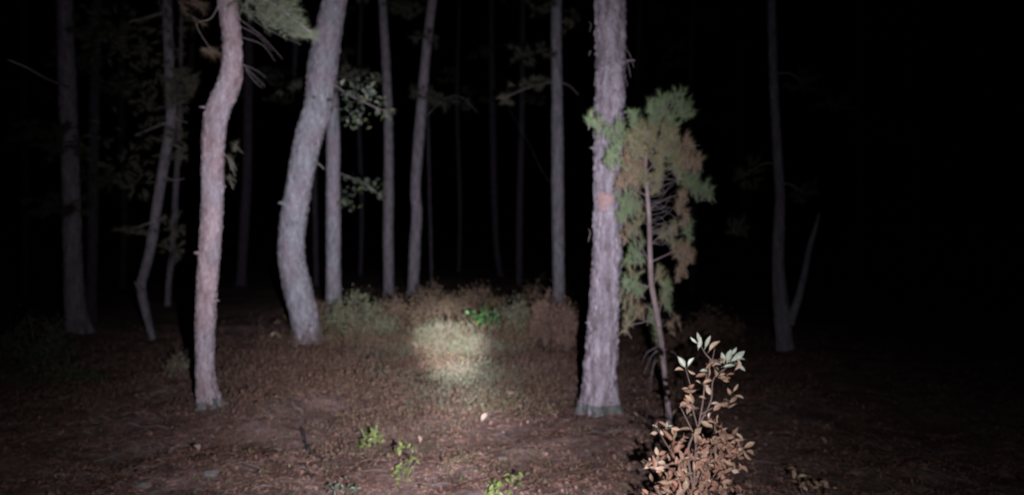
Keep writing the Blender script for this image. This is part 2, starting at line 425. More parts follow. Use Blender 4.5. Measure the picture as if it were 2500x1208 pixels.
# shared leaf meshes: real lobed/elliptic blades with a fold, a curl and a stalk
def leaf_mesh(name, mat, lobes, width, curl, fold, stalk=.18):
    n = 7; us = np.linspace(0, 1, n); V = [(0, -stalk, 0), (.012, -stalk, 0)]; Fc = []
    rows = []
    for u in us:
        wv = width * math.sin(math.pi * min(1, u * .97 + .02)) ** .95 * (1 + lobes * math.sin(u * 19)) * (.75 + .5 * u if lobes else 1)
        z = -curl * u * u
        rows.append([(-wv, u, z + fold * wv), (-wv * .5, u, z + fold * wv * .35), (0, u, z), (wv * .5, u, z + fold * wv * .35), (wv, u, z + fold * wv)])
    V = [p for r_ in rows for p in r_]
    for a in range(n - 1):
        for b in range(4): i0 = a * 5 + b; Fc.append((i0, i0 + 1, i0 + 6, i0 + 5))
    k = len(V); V += [(-.012, -stalk, .03), (.012, -stalk, .03), (.015, .05, 0), (-.015, .05, 0)]; Fc.append((k, k + 1, k + 2, k + 3))
    return mesh_np(name, np.array(V), np.array(Fc), M[mat], True)
LM = {}
def leaf_variants(key, mat, lobes=.0, widths=(.2, .26), curls=(.1, .3)):
    LM[key] = [leaf_mesh('leaf', mat, lobes, wv, cv, fo) for wv in widths for cv in curls for fo in (.3, .8)]
leaf_variants('oak', 'leaf_oak', .12, (.18, .28), (.25, .8))
leaf_variants('tan', 'leaf_tan', .12, (.20, .26), (.1, .4))
leaf_variants('pale', 'leaf_pale', .05, (.17, .23), (.05, .3))
leaf_variants('yg', 'leaf_yellowgreen', 0, (.20, .28), (.1, .45))
leaf_variants('bright', 'leaf_bright', 0, (.28, .36), (.05, .25))
leaf_variants('tree', 'leaf_tree', .1, (.24, .32), (.1, .35))
leaf_variants('fallen', 'leaf_fallen', .1, (.28, .36), (.15, .4))
def place_leaf(name, key, loc, size, parent, direction=None, up=None):
    me = LM[key][rng.integers(len(LM[key]))]
    o = bpy.data.objects.new(name, me); link(o, parent)
    d = Vector(direction) if direction is not None else Vector(rdirs(1)[0] * [1, 1, .7] + np.array([0, 0, .15]))
    d.normalize(); u = Vector(up) if up is not None else Vector((rng.normal() * .5, -.55 + rng.normal() * .5, .8))
    x = d.cross(u).normalized(); z = x.cross(d).normalized()
    o.matrix_local = Matrix.Translation(loc) @ Matrix((x, d, z)).transposed().to_4x4() @ Matrix.Diagonal((size * rng.uniform(.65, 1.15), size, size * rng.uniform(.5, 1.8), 1))
    return o

def flakes(root, cp, cr, n, z0, z1, mat, size=.04, seed=0):
    """loose curled bark scales standing off the trunk"""
    r_ = np.random.default_rng(seed)
    me = []
    for q in range(3):
        V = [(-.5, 0, 0), (.5, 0, 0), (-.4, .16, .5), (.45, .12, .55), (-.15, .45, 1), (.3, .5, .9),
             (-.5, -.05, 0), (.5, -.05, 0), (-.4, .11, .5), (.45, .07, .55), (-.15, .40, 1), (.3, .45, .9)]
        Fc = [(0, 1, 3, 2), (2, 3, 5, 4), (7, 6, 8, 9), (9, 8, 10, 11), (0, 2, 8, 6), (2, 4, 10, 8), (1, 7, 9, 3), (3, 9, 11, 5), (4, 5, 11, 10)]
        V = np.array(V) * (1, 1 + .4 * q, 1); me.append(mesh_np('bark_flake', V, np.array(Fc), mat))
    for k in range(n):
        z = r_.uniform(z0, z1); i = int(np.argmin(abs(cp[:, 2] - z))); side = r_.choice([-1, 1]) * r_.uniform(.15, 1.45)
        a = -math.pi / 2 + side * r_.uniform(.6, 1.15)
        pos = Vector((cp[i][0] + cr[i] * math.cos(a) * .98, cp[i][1] + cr[i] * math.sin(a) * .98, z)) - root.location
        o = bpy.data.objects.new('bark_flake', me[k % 3]); link(o, root)
        o.location = pos; o.rotation_euler = (r_.uniform(-.1, .2), r_.uniform(-.4, .4), a - math.pi / 2)
        s = size * r_.uniform(.5, 1.2); o.scale = (s * .7, s * .5, s * r_.choice([-1, 1]))

# --- big straight pine right of centre
tG, cpG, crG = tree('thickest straight pine trunk with plated bark, half hidden by the pine sapling',
    [(1464, 1000, 88), (1466, 900, 82), (1475, 760, 76), (1482, 600, 73), (1484, 450, 73), (1487, 300, 74), (1491, 150, 76), (1490, 0, 78), (1492, -150, 78)],
    M['bark_big'], relief=.016, cell=(24, 24, 8), seg=84, seed=3, flare=.28, step=.016, height=13)
cp, cr = cpG, crG
flakes(tG, cp, cr, 70, .1, 4.0, M['bark_big'], .045, 2)
# reddish round scar
i = int(np.argmin(abs(cp[:, 2] - P(0, 490, 7.29).z))); D_ = cp[i][1]
aa = -math.pi / 2 - .33; nrm = Vector((math.cos(aa), math.sin(aa), 0)); ce = Vector(cp[i]) + nrm * (cr[i] + .012)
side = Vector((-nrm.y, nrm.x, 0)); V = [tuple(ce + nrm * .012 - tG.location)]; Fc = []
K = 18
for ringr, off in ((.045, .008), (.075, -.012)):
    for k in range(K):
        t_ = 2 * math.pi * k / K; q = ringr * (1 + .18 * math.sin(3 * t_ + 1) + .08 * math.sin(7 * t_))
        sx = q * math.cos(t_); c_ = ce + side * sx + Vector((0, 0, q * math.sin(t_) * 1.1)) + nrm * (off - sx * sx * 3)
        V.append(tuple(c_ - tG.location))
me = bpy.data.meshes.new('scar')
Fc = [(0, 1 + k, 1 + (k + 1) % K) for k in range(K)] + [(1 + k, 1 + K + k, 1 + K + (k + 1) % K, 1 + (k + 1) % K) for k in range(K)]
me.from_pydata(V, [], Fc); me.materials.append(M['scar'])
for p in me.polygons: p.use_smooth = True
sc = link(bpy.data.objects.new('scar', me), tG); sc['label'] = 'reddish round patch on the bark'
# little dead twigs on its right side near the top of the view
for (x0, y0, x1, y1) in ((1524, 110, 1548, 165), (1524, 130, 1540, 190), (1524, 190, 1532, 212), (1446, 55, 1440, 78), (1446, 135, 1438, 128), (1446, 560, 1436, 590)):
    add_branch(tG, [P(x0 - 8, y0, 7.2), P((x0 + x1) / 2, (y0 + y1) / 2 - 6, 7.1), P(x1, y1, 7.05)], (.006, .002), M['twig'], 4)

# --- near curved pinkish pine on the left
tA, cpA, crA = tree('pinkish curved pine trunk nearest on the left, kinked near its top, grey foot',
    [(511, 1008, 52), (502, 930, 47), (500, 840, 50), (503, 740, 52), (511, 620, 54), (518, 500, 55), (519, 400, 56), (523, 310, 59), (536, 258, 61), (557, 212, 58), (567, 160, 50), (566, 90, 47), (559, 30, 48), (555, -60, 48)],
    M['bark_pink'], relief=.009, cell=(30, 30, 22), seg=64, seed=5, flare=.26, step=.018, height=11)
flakes(tA, cpA, crA, 24, .2, 3.5, M['bark_pink'], .025, 4)
def foot_collar(root, cp, cr, z1, grow, seed, relief, cell, seg, flare):
    k = cp[:, 2] < z1
    pts = [Vector(p) for p in cp[k][::4]]; rr = list(cr[k][::4] / 1.0)
    if len(pts) < 3: return
    tt = np.linspace(1.0, 0, len(pts)); rad = [r * (1.0 + grow * t) for r, t in zip(rr, tt)]
    rad[-1] = rr[-1] * .94
    o, *_ = trunk_mesh('mossy_foot', pts, rad, M['bark_foot'], relief, cell, seg, None, root, root.location, 0, seed, .016, .12 + .6 * flare)
    o['label'] = 'grey green lichened foot of the trunk'
foot_collar(tA, cpA, crA, .22, .08, 5, .009, (30, 30, 22), 64, .26)
foot_collar(tG, cp, cr, .13, .05, 3, .016, (24, 24, 8), 84, .28)

# --- thick bent grey pine
tB, cpB, crB = tree('thick grey leaning pine trunk with a sweeping bend in the middle left',
    [(752, 836, 60), (744, 780, 68), (727, 700, 72), (712, 630, 68), (713, 560, 66), (724, 490, 66), (737, 410, 66), (755, 330, 68), (778, 250, 69), (788, 170, 74), (801, 90, 70), (815, 10, 60), (830, -80, 58)],
    M['bark_grey'], relief=.019, cell=(17, 17, 10), seg=72, seed=11, flare=.25, step=.024, height=13)
flakes(tB, cpB, crB, 26, .3, 5, M['bark_grey'], .05, 6)
# --- slim straight one behind it
tC, cpC, crC = tree('straight grey trunk just behind the thick leaning one, its foot in the undergrowth',
    [(813, 775, 38), (814, 700, 38), (814, 500, 36), (813, 300, 33), (806, 150, 31), (804, 0, 29), (804, -100, 28)],
    M['bark_grey'], relief=.01, cell=(20, 20, 8), seg=48, seed=13, step=.03, height=15)
tD, *_ = tree('slim dim trunk behind the shrubs, left of a pair, leaning slightly left towards its top',
    [(949, 718, 27), (948, 600, 27), (949, 450, 25), (948, 300, 23), (944, 180, 22), (937, 60, 21), (932, -60, 20)],
    M['bark_dim'], relief=.012, cell=(14, 14, 6), seed=17, step=.05, height=18)
tE, *_ = tree('slim dim trunk right of a pair behind the shrubs, slightly kinked, leaning right',
    [(1008, 722, 28), (1012, 620, 29), (1018, 520, 27), (1015, 470, 27), (1018, 400, 27), (1030, 250, 26), (1042, 120, 24), (1056, 0, 23), (1066, -80, 22)],
    M['bark_dim'], relief=.012, cell=(14, 14, 6), seed=19, step=.05, height=18)
tF, cpF, crF = tree('straight slim mauve trunk rising out of rust brown bracken, left of the thickest pine',
    [(1364, 765, 33), (1364, 700, 31), (1362, 500, 31), (1361, 300, 30), (1359, 150, 28), (1358, 0, 27), (1357, -80, 26)],
    M['bark_grey'], relief=.01, cell=(18, 18, 7), seed=23, step=.03, height=16)
# --- left dim ones
tI, *_ = tree('wide dim trunk farthest to the left, with a pale twig across it',
    [(190, 812, 52), (180, 700, 48), (175, 500, 44), (168, 300, 42), (162, 150, 42), (158, 0, 40), (156, -80, 40)],
    M['bark_dim'], relief=.012, cell=(18, 18, 8), seed=29, step=.03, height=14)
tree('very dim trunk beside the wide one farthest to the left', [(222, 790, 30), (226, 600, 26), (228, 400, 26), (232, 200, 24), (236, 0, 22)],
    M['bark_dimmed'], seed=31, step=.05, height=15)
tJ, cpJ, crJ = tree('slender slanting tree with a crooked elbow at its foot, left of pinkish pine',
    [(372, 818, 14), (355, 755, 22), (344, 700, 24), (352, 665, 23), (368, 600, 25), (384, 500, 25), (400, 400, 25), (418, 290, 26), (414, 180, 24), (410, 60, 24), (408, -60, 22)],
    M['bark_dim'], relief=.006, cell=(30, 30, 14), seed=37, step=.03, height=10, flare=.05, name='broadleaf_tree', crown=False)
add_branch(tJ, [P(345, 712, 13), P(337, 700, 12.95), P(329, 688, 12.9)], (.055, .012), M['bark_dim'], 8)
tree('short dim stem standing right of the slender slanting tree', [(409, 745, 13), (412, 690, 15), (420, 620, 15), (424, 560, 16), (428, 480, 14), (434, 380, 13), (440, 250, 12)],
    M['bark_dim'], seed=41, step=.06, height=9, crown=False, name='young_tree')
tree('faint far trunk right of the pinkish pine', [(588, 700, 26), (596, 560, 26), (604, 400, 25), (606, 200, 23), (610, 0, 22)], M['bark_dimmed'], seed=43, step=.08, height=18)
tree('faint thin trunk seen between the leaning pine and the straight trunk behind it', [(772, 695, 14), (770, 560, 14), (768, 420, 14), (768, 250, 13), (765, 0, 12)], M['bark_dimmed'], seed=47, step=.1, height=18)
tree('faint far trunk high up left of the leaning pine', [(712, 690, 18), (716, 500, 18), (720, 300, 18), (722, 120, 16), (724, -20, 15)], M['bark_dimmed'], seed=49, step=.1, height=18)
tree('hair thin far stem right of the kinked slim trunk', [(1054, 700, 9), (1052, 600, 9), (1048, 450, 8), (1044, 250, 7)], M['bark_dimmed'], seed=53, step=.12, height=12, crown=False)
tree('faint far trunk in the middle gap, leaning right at its foot', [(1222, 672, 14), (1212, 600, 16), (1206, 450, 17), (1203, 300, 17), (1200, 100, 16)], M['bark_dimmed'], seed=59, step=.12, height=22)
tree('faintest far trunk just left of the straight mauve one', [(1268, 690, 18), (1268, 560, 18), (1270, 450, 17), (1274, 300, 15), (1276, 100, 14)], M['bark_dimmed'], seed=61, step=.12, height=20)
# --- right forked
tH, *_ = tree('dim forked trunk alone on the dark right side, its second stem slanting right',
    [(1918, 862, 44), (1912, 790, 44), (1905, 720, 38), (1900, 640, 31), (1902, 560, 30), (1904, 480, 25), (1897, 350, 23), (1889, 200, 22), (1885, 60, 22), (1884, -60, 21)],
    M['bark_grey'], relief=.006, cell=(28, 28, 12), seed=67, step=.03, height=10, flare=.05)
T = Tubes(); ptsH = catmull([list(P(x, y, 11.1)) for x, y in ((1926, 790), (1945, 740), (1962, 680), (1975, 610), (1990, 560), (2000, 522))], 8)
o, *_ = trunk_mesh('second_stem', [Vector(p) for p in ptsH[::4]], list(np.linspace(.066, .02, len(ptsH[::4]))), M['bark_grey'], .005, (28, 28, 12), 32, None, tH, tH.location, 0, 3, .03)
tree('barely visible trunk farthest to the right', [(2094, 745, 24), (2095, 600, 24), (2096, 400, 22), (2098, 200, 20), (2098, 0, 20)], M['bark_dimmed'], seed=71, step=.1, height=14)
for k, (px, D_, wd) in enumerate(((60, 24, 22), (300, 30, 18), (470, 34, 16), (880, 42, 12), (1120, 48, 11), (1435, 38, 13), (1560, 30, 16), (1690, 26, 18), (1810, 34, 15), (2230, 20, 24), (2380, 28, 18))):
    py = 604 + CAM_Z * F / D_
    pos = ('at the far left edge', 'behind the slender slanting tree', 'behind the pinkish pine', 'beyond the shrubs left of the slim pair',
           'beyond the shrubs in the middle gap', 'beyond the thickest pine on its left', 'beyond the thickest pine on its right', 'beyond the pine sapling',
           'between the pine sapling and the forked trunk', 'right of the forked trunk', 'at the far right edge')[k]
    tree('unlit distant trunk ' + pos, [(px, py, wd), (px + 3, 500, wd), (px - 4, 250, wd * .9), (px + 2, 0, wd * .85)], M['bark_dimmed'], D=D_, seed=80 + k, step=.15, height=16, seg=20)

# ------------------------------------------------------------------ branches and foliage hanging in the beam
def needle_spray(root, branch, blobs, D, per_blob, mat, per=26, L=.075, wd=.0022, streak=(0, 0, 0), dd=.25, flat=1):
    """needle tufts along real side twigs of a branch; blobs (px, py, rx, ry)"""
    cen = []; ax = []; T = Tubes()
    for (px, py, rx, ry) in blobs:
        c0 = np.array(P(px, py, D)); s = np.array([rx / F * D, dd * max(rx, ry) / F * D * 3, ry / F * D])
        for _ in range(per_blob):
            q = rng.normal(size=3) * .5; q = q / max(1, np.linalg.norm(q)); p = c0 + q * s
            a = unit(q * s + np.array(streak) + np.array([0, -.02, .06]) + rng.normal(size=3) * .03)
            T.add([p - a * .11 + rng.normal(size=3) * .01, p], [.003, .002], 3)
            for t_ in (0, .04, .08): cen.append(p - a * t_); ax.append(a)
    V, Fc = tuft_cloud(np.array(cen), np.array(ax), per, L, wd, .75, .02)
    obj_np('needles', V, Fc, mat, branch, False, root.location, 'stuff')
    T.build('twigs', M['twig'], branch, root.location, 'stuff')

# green spray upper left, between the two big trunks (on the pinkish pine)
DA = tA.location.y
b = add_branch(tA, [P(560, -130, DA), P(600, -40, DA - .15), P(680, 20, DA - .3), P(760, 80, DA - .4)], (.02, .006), M['twig'])
needle_spray(tA, b, [(625, 10, 60, 30), (665, 40, 60, 32), (705, 62, 48, 28), (740, 78, 36, 16), (600, -30, 60, 30), (640, -10, 60, 30), (700, 20, 50, 24)], DA - .35, 34, M['needle_hang'], 11, .06, .0026, (.12, 0, -.08), dd=.5)
b = add_branch(tA, [P(560, -60, DA), P(520, 40, DA - .1), P(480, 60, DA - .2), P(520, 130, DA - .25)], (.005, .002), M['twig'])
needle_spray(tA, b, [(490, 40, 36, 30), (515, 128, 16, 14), (468, 10, 36, 30)], DA - .2, 5, M['shrub_brown'], 20, .08, .0022, (.25, 0, -.2))
for (pts_) in (((575, 40), (640, 90), (690, 145)), ((575, 60), (625, 85), (665, 125)), ((585, 90), (640, 110), (672, 150)), ((585, 150), (615, 180), (648, 212)), ((585, 155), (625, 172), (650, 190)), ((600, 170), (618, 195), (640, 216)), ((585, 20), (650, 70), (735, 110))):
    add_branch(tA, [P(x, y, DA - .05 * k) for k, (x, y) in enumerate(pts_)], (.0026, .0008), M['twig'], 4)

# leafy branches right of the leaning pine
DB = tB.location.y
b = add_branch(tB, [P(800, 190, DB), P(840, 225, DB - .4), P(890, 250, DB - .7), P(945, 275, DB - .8)], (.016, .004), M['twig'])
cs = [np.array(P(x, y, DB - .6)) for x, y in ((835, 215), (850, 235), (862, 225), (880, 205), (895, 210), (850, 262), (870, 268), (905, 250), (925, 262), (945, 280), (875, 300), (860, 285), (835, 240), (900, 232))]
add_leafy(tB, b, 'tree', cs, 150, np.array([.09, .2, .06]), .10)
DC = tC.location.y
b = add_branch(tC, [P(820, 420, DC), P(860, 435, DC - .4), P(900, 455, DC - .7), P(940, 490, DC - .8)], (.016, .004), M['twig'])
cs = [np.array(P(x, y, DC - .6)) for x, y in ((850, 435), (870, 438), (895, 440), (905, 458), (925, 470), (935, 488), (860, 460), (850, 495), (862, 505), (890, 452), (940, 450), (842, 480))]
add_leafy(tC, b, 'tree', cs, 100, np.array([.09, .2, .06]), .115)
b = add_branch(tB, [P(770, 395, DB - .15), P(780, 402, DB - .3), P(792, 413, DB - .4)], (.02, .008), M['twig'], 6)
# left: dim foliage of the slanting tree
DJ = tJ.location.y
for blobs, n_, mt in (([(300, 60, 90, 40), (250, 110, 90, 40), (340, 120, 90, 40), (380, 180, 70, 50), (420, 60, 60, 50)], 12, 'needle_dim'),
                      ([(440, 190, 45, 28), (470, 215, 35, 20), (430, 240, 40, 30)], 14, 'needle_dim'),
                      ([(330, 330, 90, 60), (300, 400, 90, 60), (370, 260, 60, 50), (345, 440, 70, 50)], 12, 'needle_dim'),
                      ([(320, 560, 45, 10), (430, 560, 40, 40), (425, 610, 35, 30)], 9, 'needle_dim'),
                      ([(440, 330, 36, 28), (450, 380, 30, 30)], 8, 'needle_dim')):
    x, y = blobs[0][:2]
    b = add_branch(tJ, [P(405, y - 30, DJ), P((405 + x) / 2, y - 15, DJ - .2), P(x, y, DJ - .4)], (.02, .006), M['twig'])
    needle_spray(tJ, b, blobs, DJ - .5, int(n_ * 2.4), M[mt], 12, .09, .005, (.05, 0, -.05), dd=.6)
for pts_ in (((415, 270), (430, 290), (458, 300)), ((400, 345), (440, 360), (462, 372)), ((395, 430), (425, 440), (450, 436)), ((290, 560), (330, 568), (372, 575))):
    add_branch(tJ, [P(x, y, DJ - .15) for x, y in pts_], (.014, .005), M['twig'], 4)
DI = tI.location.y
add_branch(tI, [P(170, 214, DI - .2), P(150, 207, DI - 2.5), P(115, 193, DI - 5), P(70, 168, DI - 7.2), P(20, 146, DI - 8.6)], (.02, .006), M['twig_brightened'], 5, 'pale thin twig reaching left')
# pinkish pine's yellow sprigs behind it
b = add_branch(tA, [P(530, 360, DA), P(555, 385, DA + .3), P(575, 430, DA + .5)], (.008, .003), M['twig'], 4)
needle_spray(tA, b, [(560, 390, 14, 14), (562, 430, 14, 16), (572, 350, 8, 8)], DA + .3, 3, M['needle_dim'], 16, .06, .002)
# middle dim twigs
b = add_branch(tE, [P(1024, 300, 26), P(1090, 240, 25), P(1130, 240, 24.5), P(1166, 275, 24)], (.012, .006), M['twig'], 4)
DF = tF.location.y
b = add_branch(tF, [P(1360, 200, DF), P(1300, 210, DF - .3), P(1240, 235, DF - .5), P(1210, 240, DF - .6)], (.014, .005), M['twig'], 5)
needle_spray(tF, b, [(1285, 215, 45, 25), (1240, 245, 28, 18), (1320, 200, 30, 20)], DF - .5, 8, M['needle_dim'], 22, .13, .006)
add_branch(tF, [P(1360, 470, DF), P(1325, 420, DF - .1), P(1290, 350, DF - .2), P(1240, 262, DF - .3)], (.008, .004), M['bark_dimmed'], 4)
b = add_branch(tF, [P(1362, 60, DF), P(1385, 50, DF - .3), P(1400, 60, DF - .4)], (.02, .01), M['twig'], 5)
needle_spray(tF, b, [(1385, 60, 18, 22)], DF - .4, 6, M['needle_dim'], 22, .13, .005)
add_branch(tF, [P(1365, 200, DF), P(1390, 210, DF - .1), P(1412, 232, DF - .2)], (.016, .01), M['twig'], 4)
DH = tH.location.y
for blobs in ([(1960, 200, 50, 30), (2040, 260, 50, 26)], [(1830, 420, 60, 50), (1800, 560, 50, 50)], [(1960, 470, 40, 34)]):
    x, y = blobs[0][:2]
    b = add_branch(tH, [P(1898, y - 20, DH), P((1898 + x) / 2, y - 20, DH - .2), P(x, y, DH - .3)], (.02, .006), M['twig'])
    needle_spray(tH, b, blobs, DH - .3, 14, M['needle_dim'], 22, .10, .004)

# low foliage among the far trunks, weak torchlight put into its colour
M['needle_far_dimmed'] = island_mat('far_foliage_dimmed', [(.045, .054, .038), (.07, .06, .048), (.035, .05, .034), (.065, .07, .055)], .8, .15)
far = [o for o in C.objects if o.name.startswith('pine_tree') and o.get('category') == 'tree' and o.location.y > 12.9]
for o in far:
    D_ = o.location.y; pxo = 1250 + o.location.x / D_ * F
    near_mid = abs(pxo - 1000) < 420
    for k in range(3 if near_mid else 4):
        py = rng.uniform(-40, 250) if near_mid else rng.uniform(-30, 520); sx = rng.choice([-1, 1]) * rng.uniform(30, 90) * min(1, 18 / D_ + .3)
        sc_ = 20 / D_
        b = add_branch(o, [P(pxo, py - 10, D_), P(pxo + sx * .6, py - 6, D_ - .3), P(pxo + sx * 1.3, py + 8, D_ - .5)], (.02, .006), M['bark_dimmed'], 4)
        needle_spray(o, b, [(pxo + sx * .7, py, 40 * sc_, 16 * sc_), (pxo + sx * 1.2, py + 6, 44 * sc_, 20 * sc_)], D_ - .5, 12, M['needle_far_dimmed'], 12, .16, .012, (.05, 0, -.06), dd=.6)

# ------------------------------------------------------------------ the half dead pine sapling beside the big trunk
DT = base_depth(1032)
ft = P(1634, 1032, DT)
sap = tag(empty('pine_sapling', (ft.x, DT, gz(ft.x, DT))), 'thin young pine with half brown, half green needles in front of the thickest trunk', 'sapling')
stem_px = [(1636, 1045, 15), (1630, 980, 13), (1622, 900, 13), (1612, 820, 14), (1601, 750, 14), (1590, 690, 13), (1587, 620, 12), (1585, 540, 11), (1580, 470, 10), (1576, 400, 8), (1586, 340, 7), (1612, 290, 5), (1640, 230, 3)]
sp = [P(x, y, DT - .1 * min(1, k / 6)) for k, (x, y, _) in enumerate(stem_px)]
o, cpT, crT = trunk_mesh('trunk', sp, [wq / 2 / F * DT for _, _, wq in stem_px], M['bark_stem'], .0018, (90, 90, 40), 24, None, sap, sap.location, .05, 5, .012)[:3]
def stem_at(py):
    ys_ = [s[1] for s in stem_px][::-1]; return float(np.interp(py, ys_, [s[0] for s in stem_px][::-1]))
sap_branches = [  # (attach_py, blobs, per blob, material)
    (330, [(1655, 240, 28, 26), (1672, 265, 22, 26), (1640, 285, 26, 20), (1610, 250, 22, 22)], 10, 'needle_green'),
    (300, [(1590, 262, 20, 22), (1600, 290, 18, 18), (1625, 245, 14, 14)], 6, 'needle_green'),
    (360, [(1545, 272, 10, 14), (1548, 300, 16, 16)], 6, 'needle_green'),
    (380, [(1440, 285, 9, 12), (1462, 300, 20, 14), (1490, 314, 20, 14), (1515, 308, 18, 16)], 6, 'needle_green'),
    (400, [(1500, 365, 18, 20), (1515, 340, 18, 16), (1490, 390, 14, 14)], 7, 'needle_green'),
    (370, [(1545, 335, 26, 16), (1560, 360, 26, 18), (1585, 320, 22, 16)], 10, 'needle_mixed'),
    (410, [(1545, 355, 20, 16), (1540, 385, 24, 16), (1565, 375, 18, 14)], 8, 'needle_brown'),
    (390, [(1645, 330, 18, 20), (1630, 360, 24, 22), (1655, 372, 16, 18)], 9, 'needle_mixed'),
    (420, [(1682, 342, 10, 16), (1675, 385, 18, 12), (1705, 388, 16, 12)], 8, 'needle_brown'),
    (430, [(1610, 385, 26, 18), (1605, 420, 22, 18), (1650, 400, 20, 14)], 9, 'needle_mixed'),
    (470, [(1695, 425, 18, 14), (1712, 445, 20, 14), (1732, 466, 14, 10), (1695, 455, 20, 12)], 8, 'needle_green'),
    (480, [(1540, 430, 20, 18), (1515, 440, 14, 10), (1555, 410, 16, 16)], 7, 'needle_brown'),
    (500, [(1525, 480, 22, 20), (1545, 500, 18, 18), (1520, 515, 16, 14)], 9, 'needle_green'),
    (500, [(1668, 470, 14, 18), (1662, 500, 12, 16), (1672, 525, 10, 14)], 6, 'needle_brown'),
    (560, [(1680, 548, 12, 18), (1685, 570, 10, 12)], 6, 'needle_green'),
    (550, [(1550, 555, 18, 16), (1560, 530, 14, 14)], 5, 'needle_mixed'),
    (600, [(1645, 548, 12, 10), (1620, 570, 18, 14), (1645, 585, 20, 14), (1665, 605, 16, 10)], 7, 'needle_mixed'),
    (640, [(1655, 610, 18, 14), (1675, 600, 12, 10), (1665, 640, 14, 12), (1662, 662, 10, 10), (1690, 618, 12, 8)], 7, 'needle_brown'),
    (630, [(1545, 605, 18, 16), (1535, 630, 14, 12), (1560, 625, 14, 12)], 6, 'needle_green'),
    (700, [(1545, 690, 20, 16), (1565, 700, 12, 12), (1530, 680, 12, 12)], 7, 'needle_green'),
    (730, [(1545, 735, 14, 14), (1560, 752, 14, 8)], 5, 'needle_brown'),
    (760, [(1530, 770, 10, 16), (1528, 795, 8, 12), (1545, 760, 10, 10)], 4, 'needle_mixed'),
    (700, [(1610, 665, 16, 18), (1625, 690, 14, 20), (1622, 720, 14, 18)], 8, 'needle_mixed'),
    (780, [(1632, 735, 12, 20), (1628, 700, 12, 18)], 6, 'needle_green'),
    (830, [(1600, 775, 14, 14), (1592, 760, 10, 10), (1606, 815, 10, 22)], 6, 'needle_green'),
    (800, [(1650, 775, 14, 8), (1640, 790, 12, 10)], 4, 'needle_brown'),
    (650, [(1520, 575, 12, 16), (1530, 550, 12, 12)], 4, 'needle_brown'),
    (380, [(1570, 310, 26, 18), (1600, 340, 26, 20), (1630, 310, 22, 20)], 9, 'needle_mixed'),
    (430, [(1535, 400, 26, 22), (1570, 420, 20, 22), (1600, 450, 18, 20)], 8, 'needle_mixed'),
    (420, [(1660, 420, 20, 22), (1640, 380, 18, 18), (1680, 440, 18, 14)], 7, 'needle_green'),
    (520, [(1550, 460, 22, 20), (1560, 500, 14, 20)], 6, 'needle_mixed'),
    (600, [(1540, 560, 24, 26), (1560, 590, 12, 18)], 5, 'needle_green'),
    (690, [(1550, 660, 18, 16), (1530, 720, 18, 20)], 5, 'needle_mixed'),
]
for k, (ay, blobs, n_, mt) in enumerate(sap_branches):
    ax_ = stem_at(ay); dside = rng.uniform(-.3, .2) if ay <= 430 else rng.uniform(-.06, .36); Db = DT - .1 + dside
    far = max(blobs, key=lambda q: abs(q[0] - ax_) + abs(q[1] - ay))
    b = add_branch(sap, [P(ax_, ay, DT - .1), P((ax_ * 1.3 + far[0] * .7) / 2, (ay + far[1]) / 2 + 6, DT - .1 + dside * .6), P(far[0], far[1], Db)], (.007, .002), M['bark_stem'], 5)
    needle_spray(sap, b, blobs, Db, int(n_ * (1.45 if ay < 520 else .95)), M[mt], 19, .055, .0024, (0, 0, .02), dd=.3)
for k in range(26):   # fine bare twigs inside the gap and below
    y0 = rng.uniform(430, 600); x0 = stem_at(y0)
    add_branch(sap, [P(x0, y0, DT - .1), P(x0 + rng.uniform(15, 40), y0 - rng.uniform(-8, 30), DT - .2), P(x0 + rng.uniform(45, 85), y0 + rng.uniform(-50, 30), DT - .25)], (.0035, .0012), M['twig'], 3)
for pts_ in (((1612, 850), (1590, 870), (1572, 912)), ((1612, 870), (1595, 895), (1588, 955)), ((1608, 845), (1580, 860), (1568, 885)), ((1600, 870), (1592, 905), (1584, 930)), ((1615, 850), (1645, 860), (1660, 880))):
    add_branch(sap, [P(x, y, DT - .1 - .03 * k) for k, (x, y) in enumerate(pts_)], (.004, .0015), M['twig'], 3)

# ------------------------------------------------------------------ the rusty oak sapling in front
DO = 3.75
fo = P(1695, 604, DO)
oak = tag(empty('oak_sapling', (fo.x, DO, gz(fo.x, DO))), 'small rusty-leaved oak sapling with pale leaves at its tip, nearest at lower right', 'sapling')
ost = [[(1692, 1375), (1694, 1200), (1700, 1080), (1716, 980), (1722, 930), (1738, 880), (1745, 850)],
       [(1694, 1200), (1680, 1100), (1705, 1040), (1735, 980), (1742, 925), (1775, 895), (1795, 875)],
       [(1694, 1250), (1660, 1140), (1625, 1080), (1605, 1045)], [(1695, 1240), (1750, 1150), (1790, 1110), (1815, 1080)],
       [(1694, 1180), (1630, 1140), (1590, 1130), (1570, 1120)], [(1705, 1050), (1690, 990), (1685, 940), (1674, 900)],
       [(1712, 1010), (1750, 990), (1785, 975)], [(1700, 1070), (1670, 1010), (1660, 990)], [(1695, 1220), (1720, 1140), (1760, 1060), (1762, 1030)],
       [(1738, 880), (1722, 862), (1712, 845)]]
nodes = []
for k, s_ in enumerate(ost):
    dv = [0, .08, -.12, .1, -.08, -.05, .03, .06, -.15, 0][k]
    pts_ = [P(x, y, DO + dv * q / (len(s_) - 1)) for q, (x, y) in enumerate(s_)]
    if k == 0: pts_[0].z = gz(fo.x, DO) - .03
    T = Tubes(); c_ = catmull([list(p) for p in pts_], 8)
    T.add(c_, np.linspace(.0065 if k < 2 else .0038, .0014, len(c_)), 7)
    T.build('stem', M['stem_dark'], oak, oak.location); nodes.append(c_)
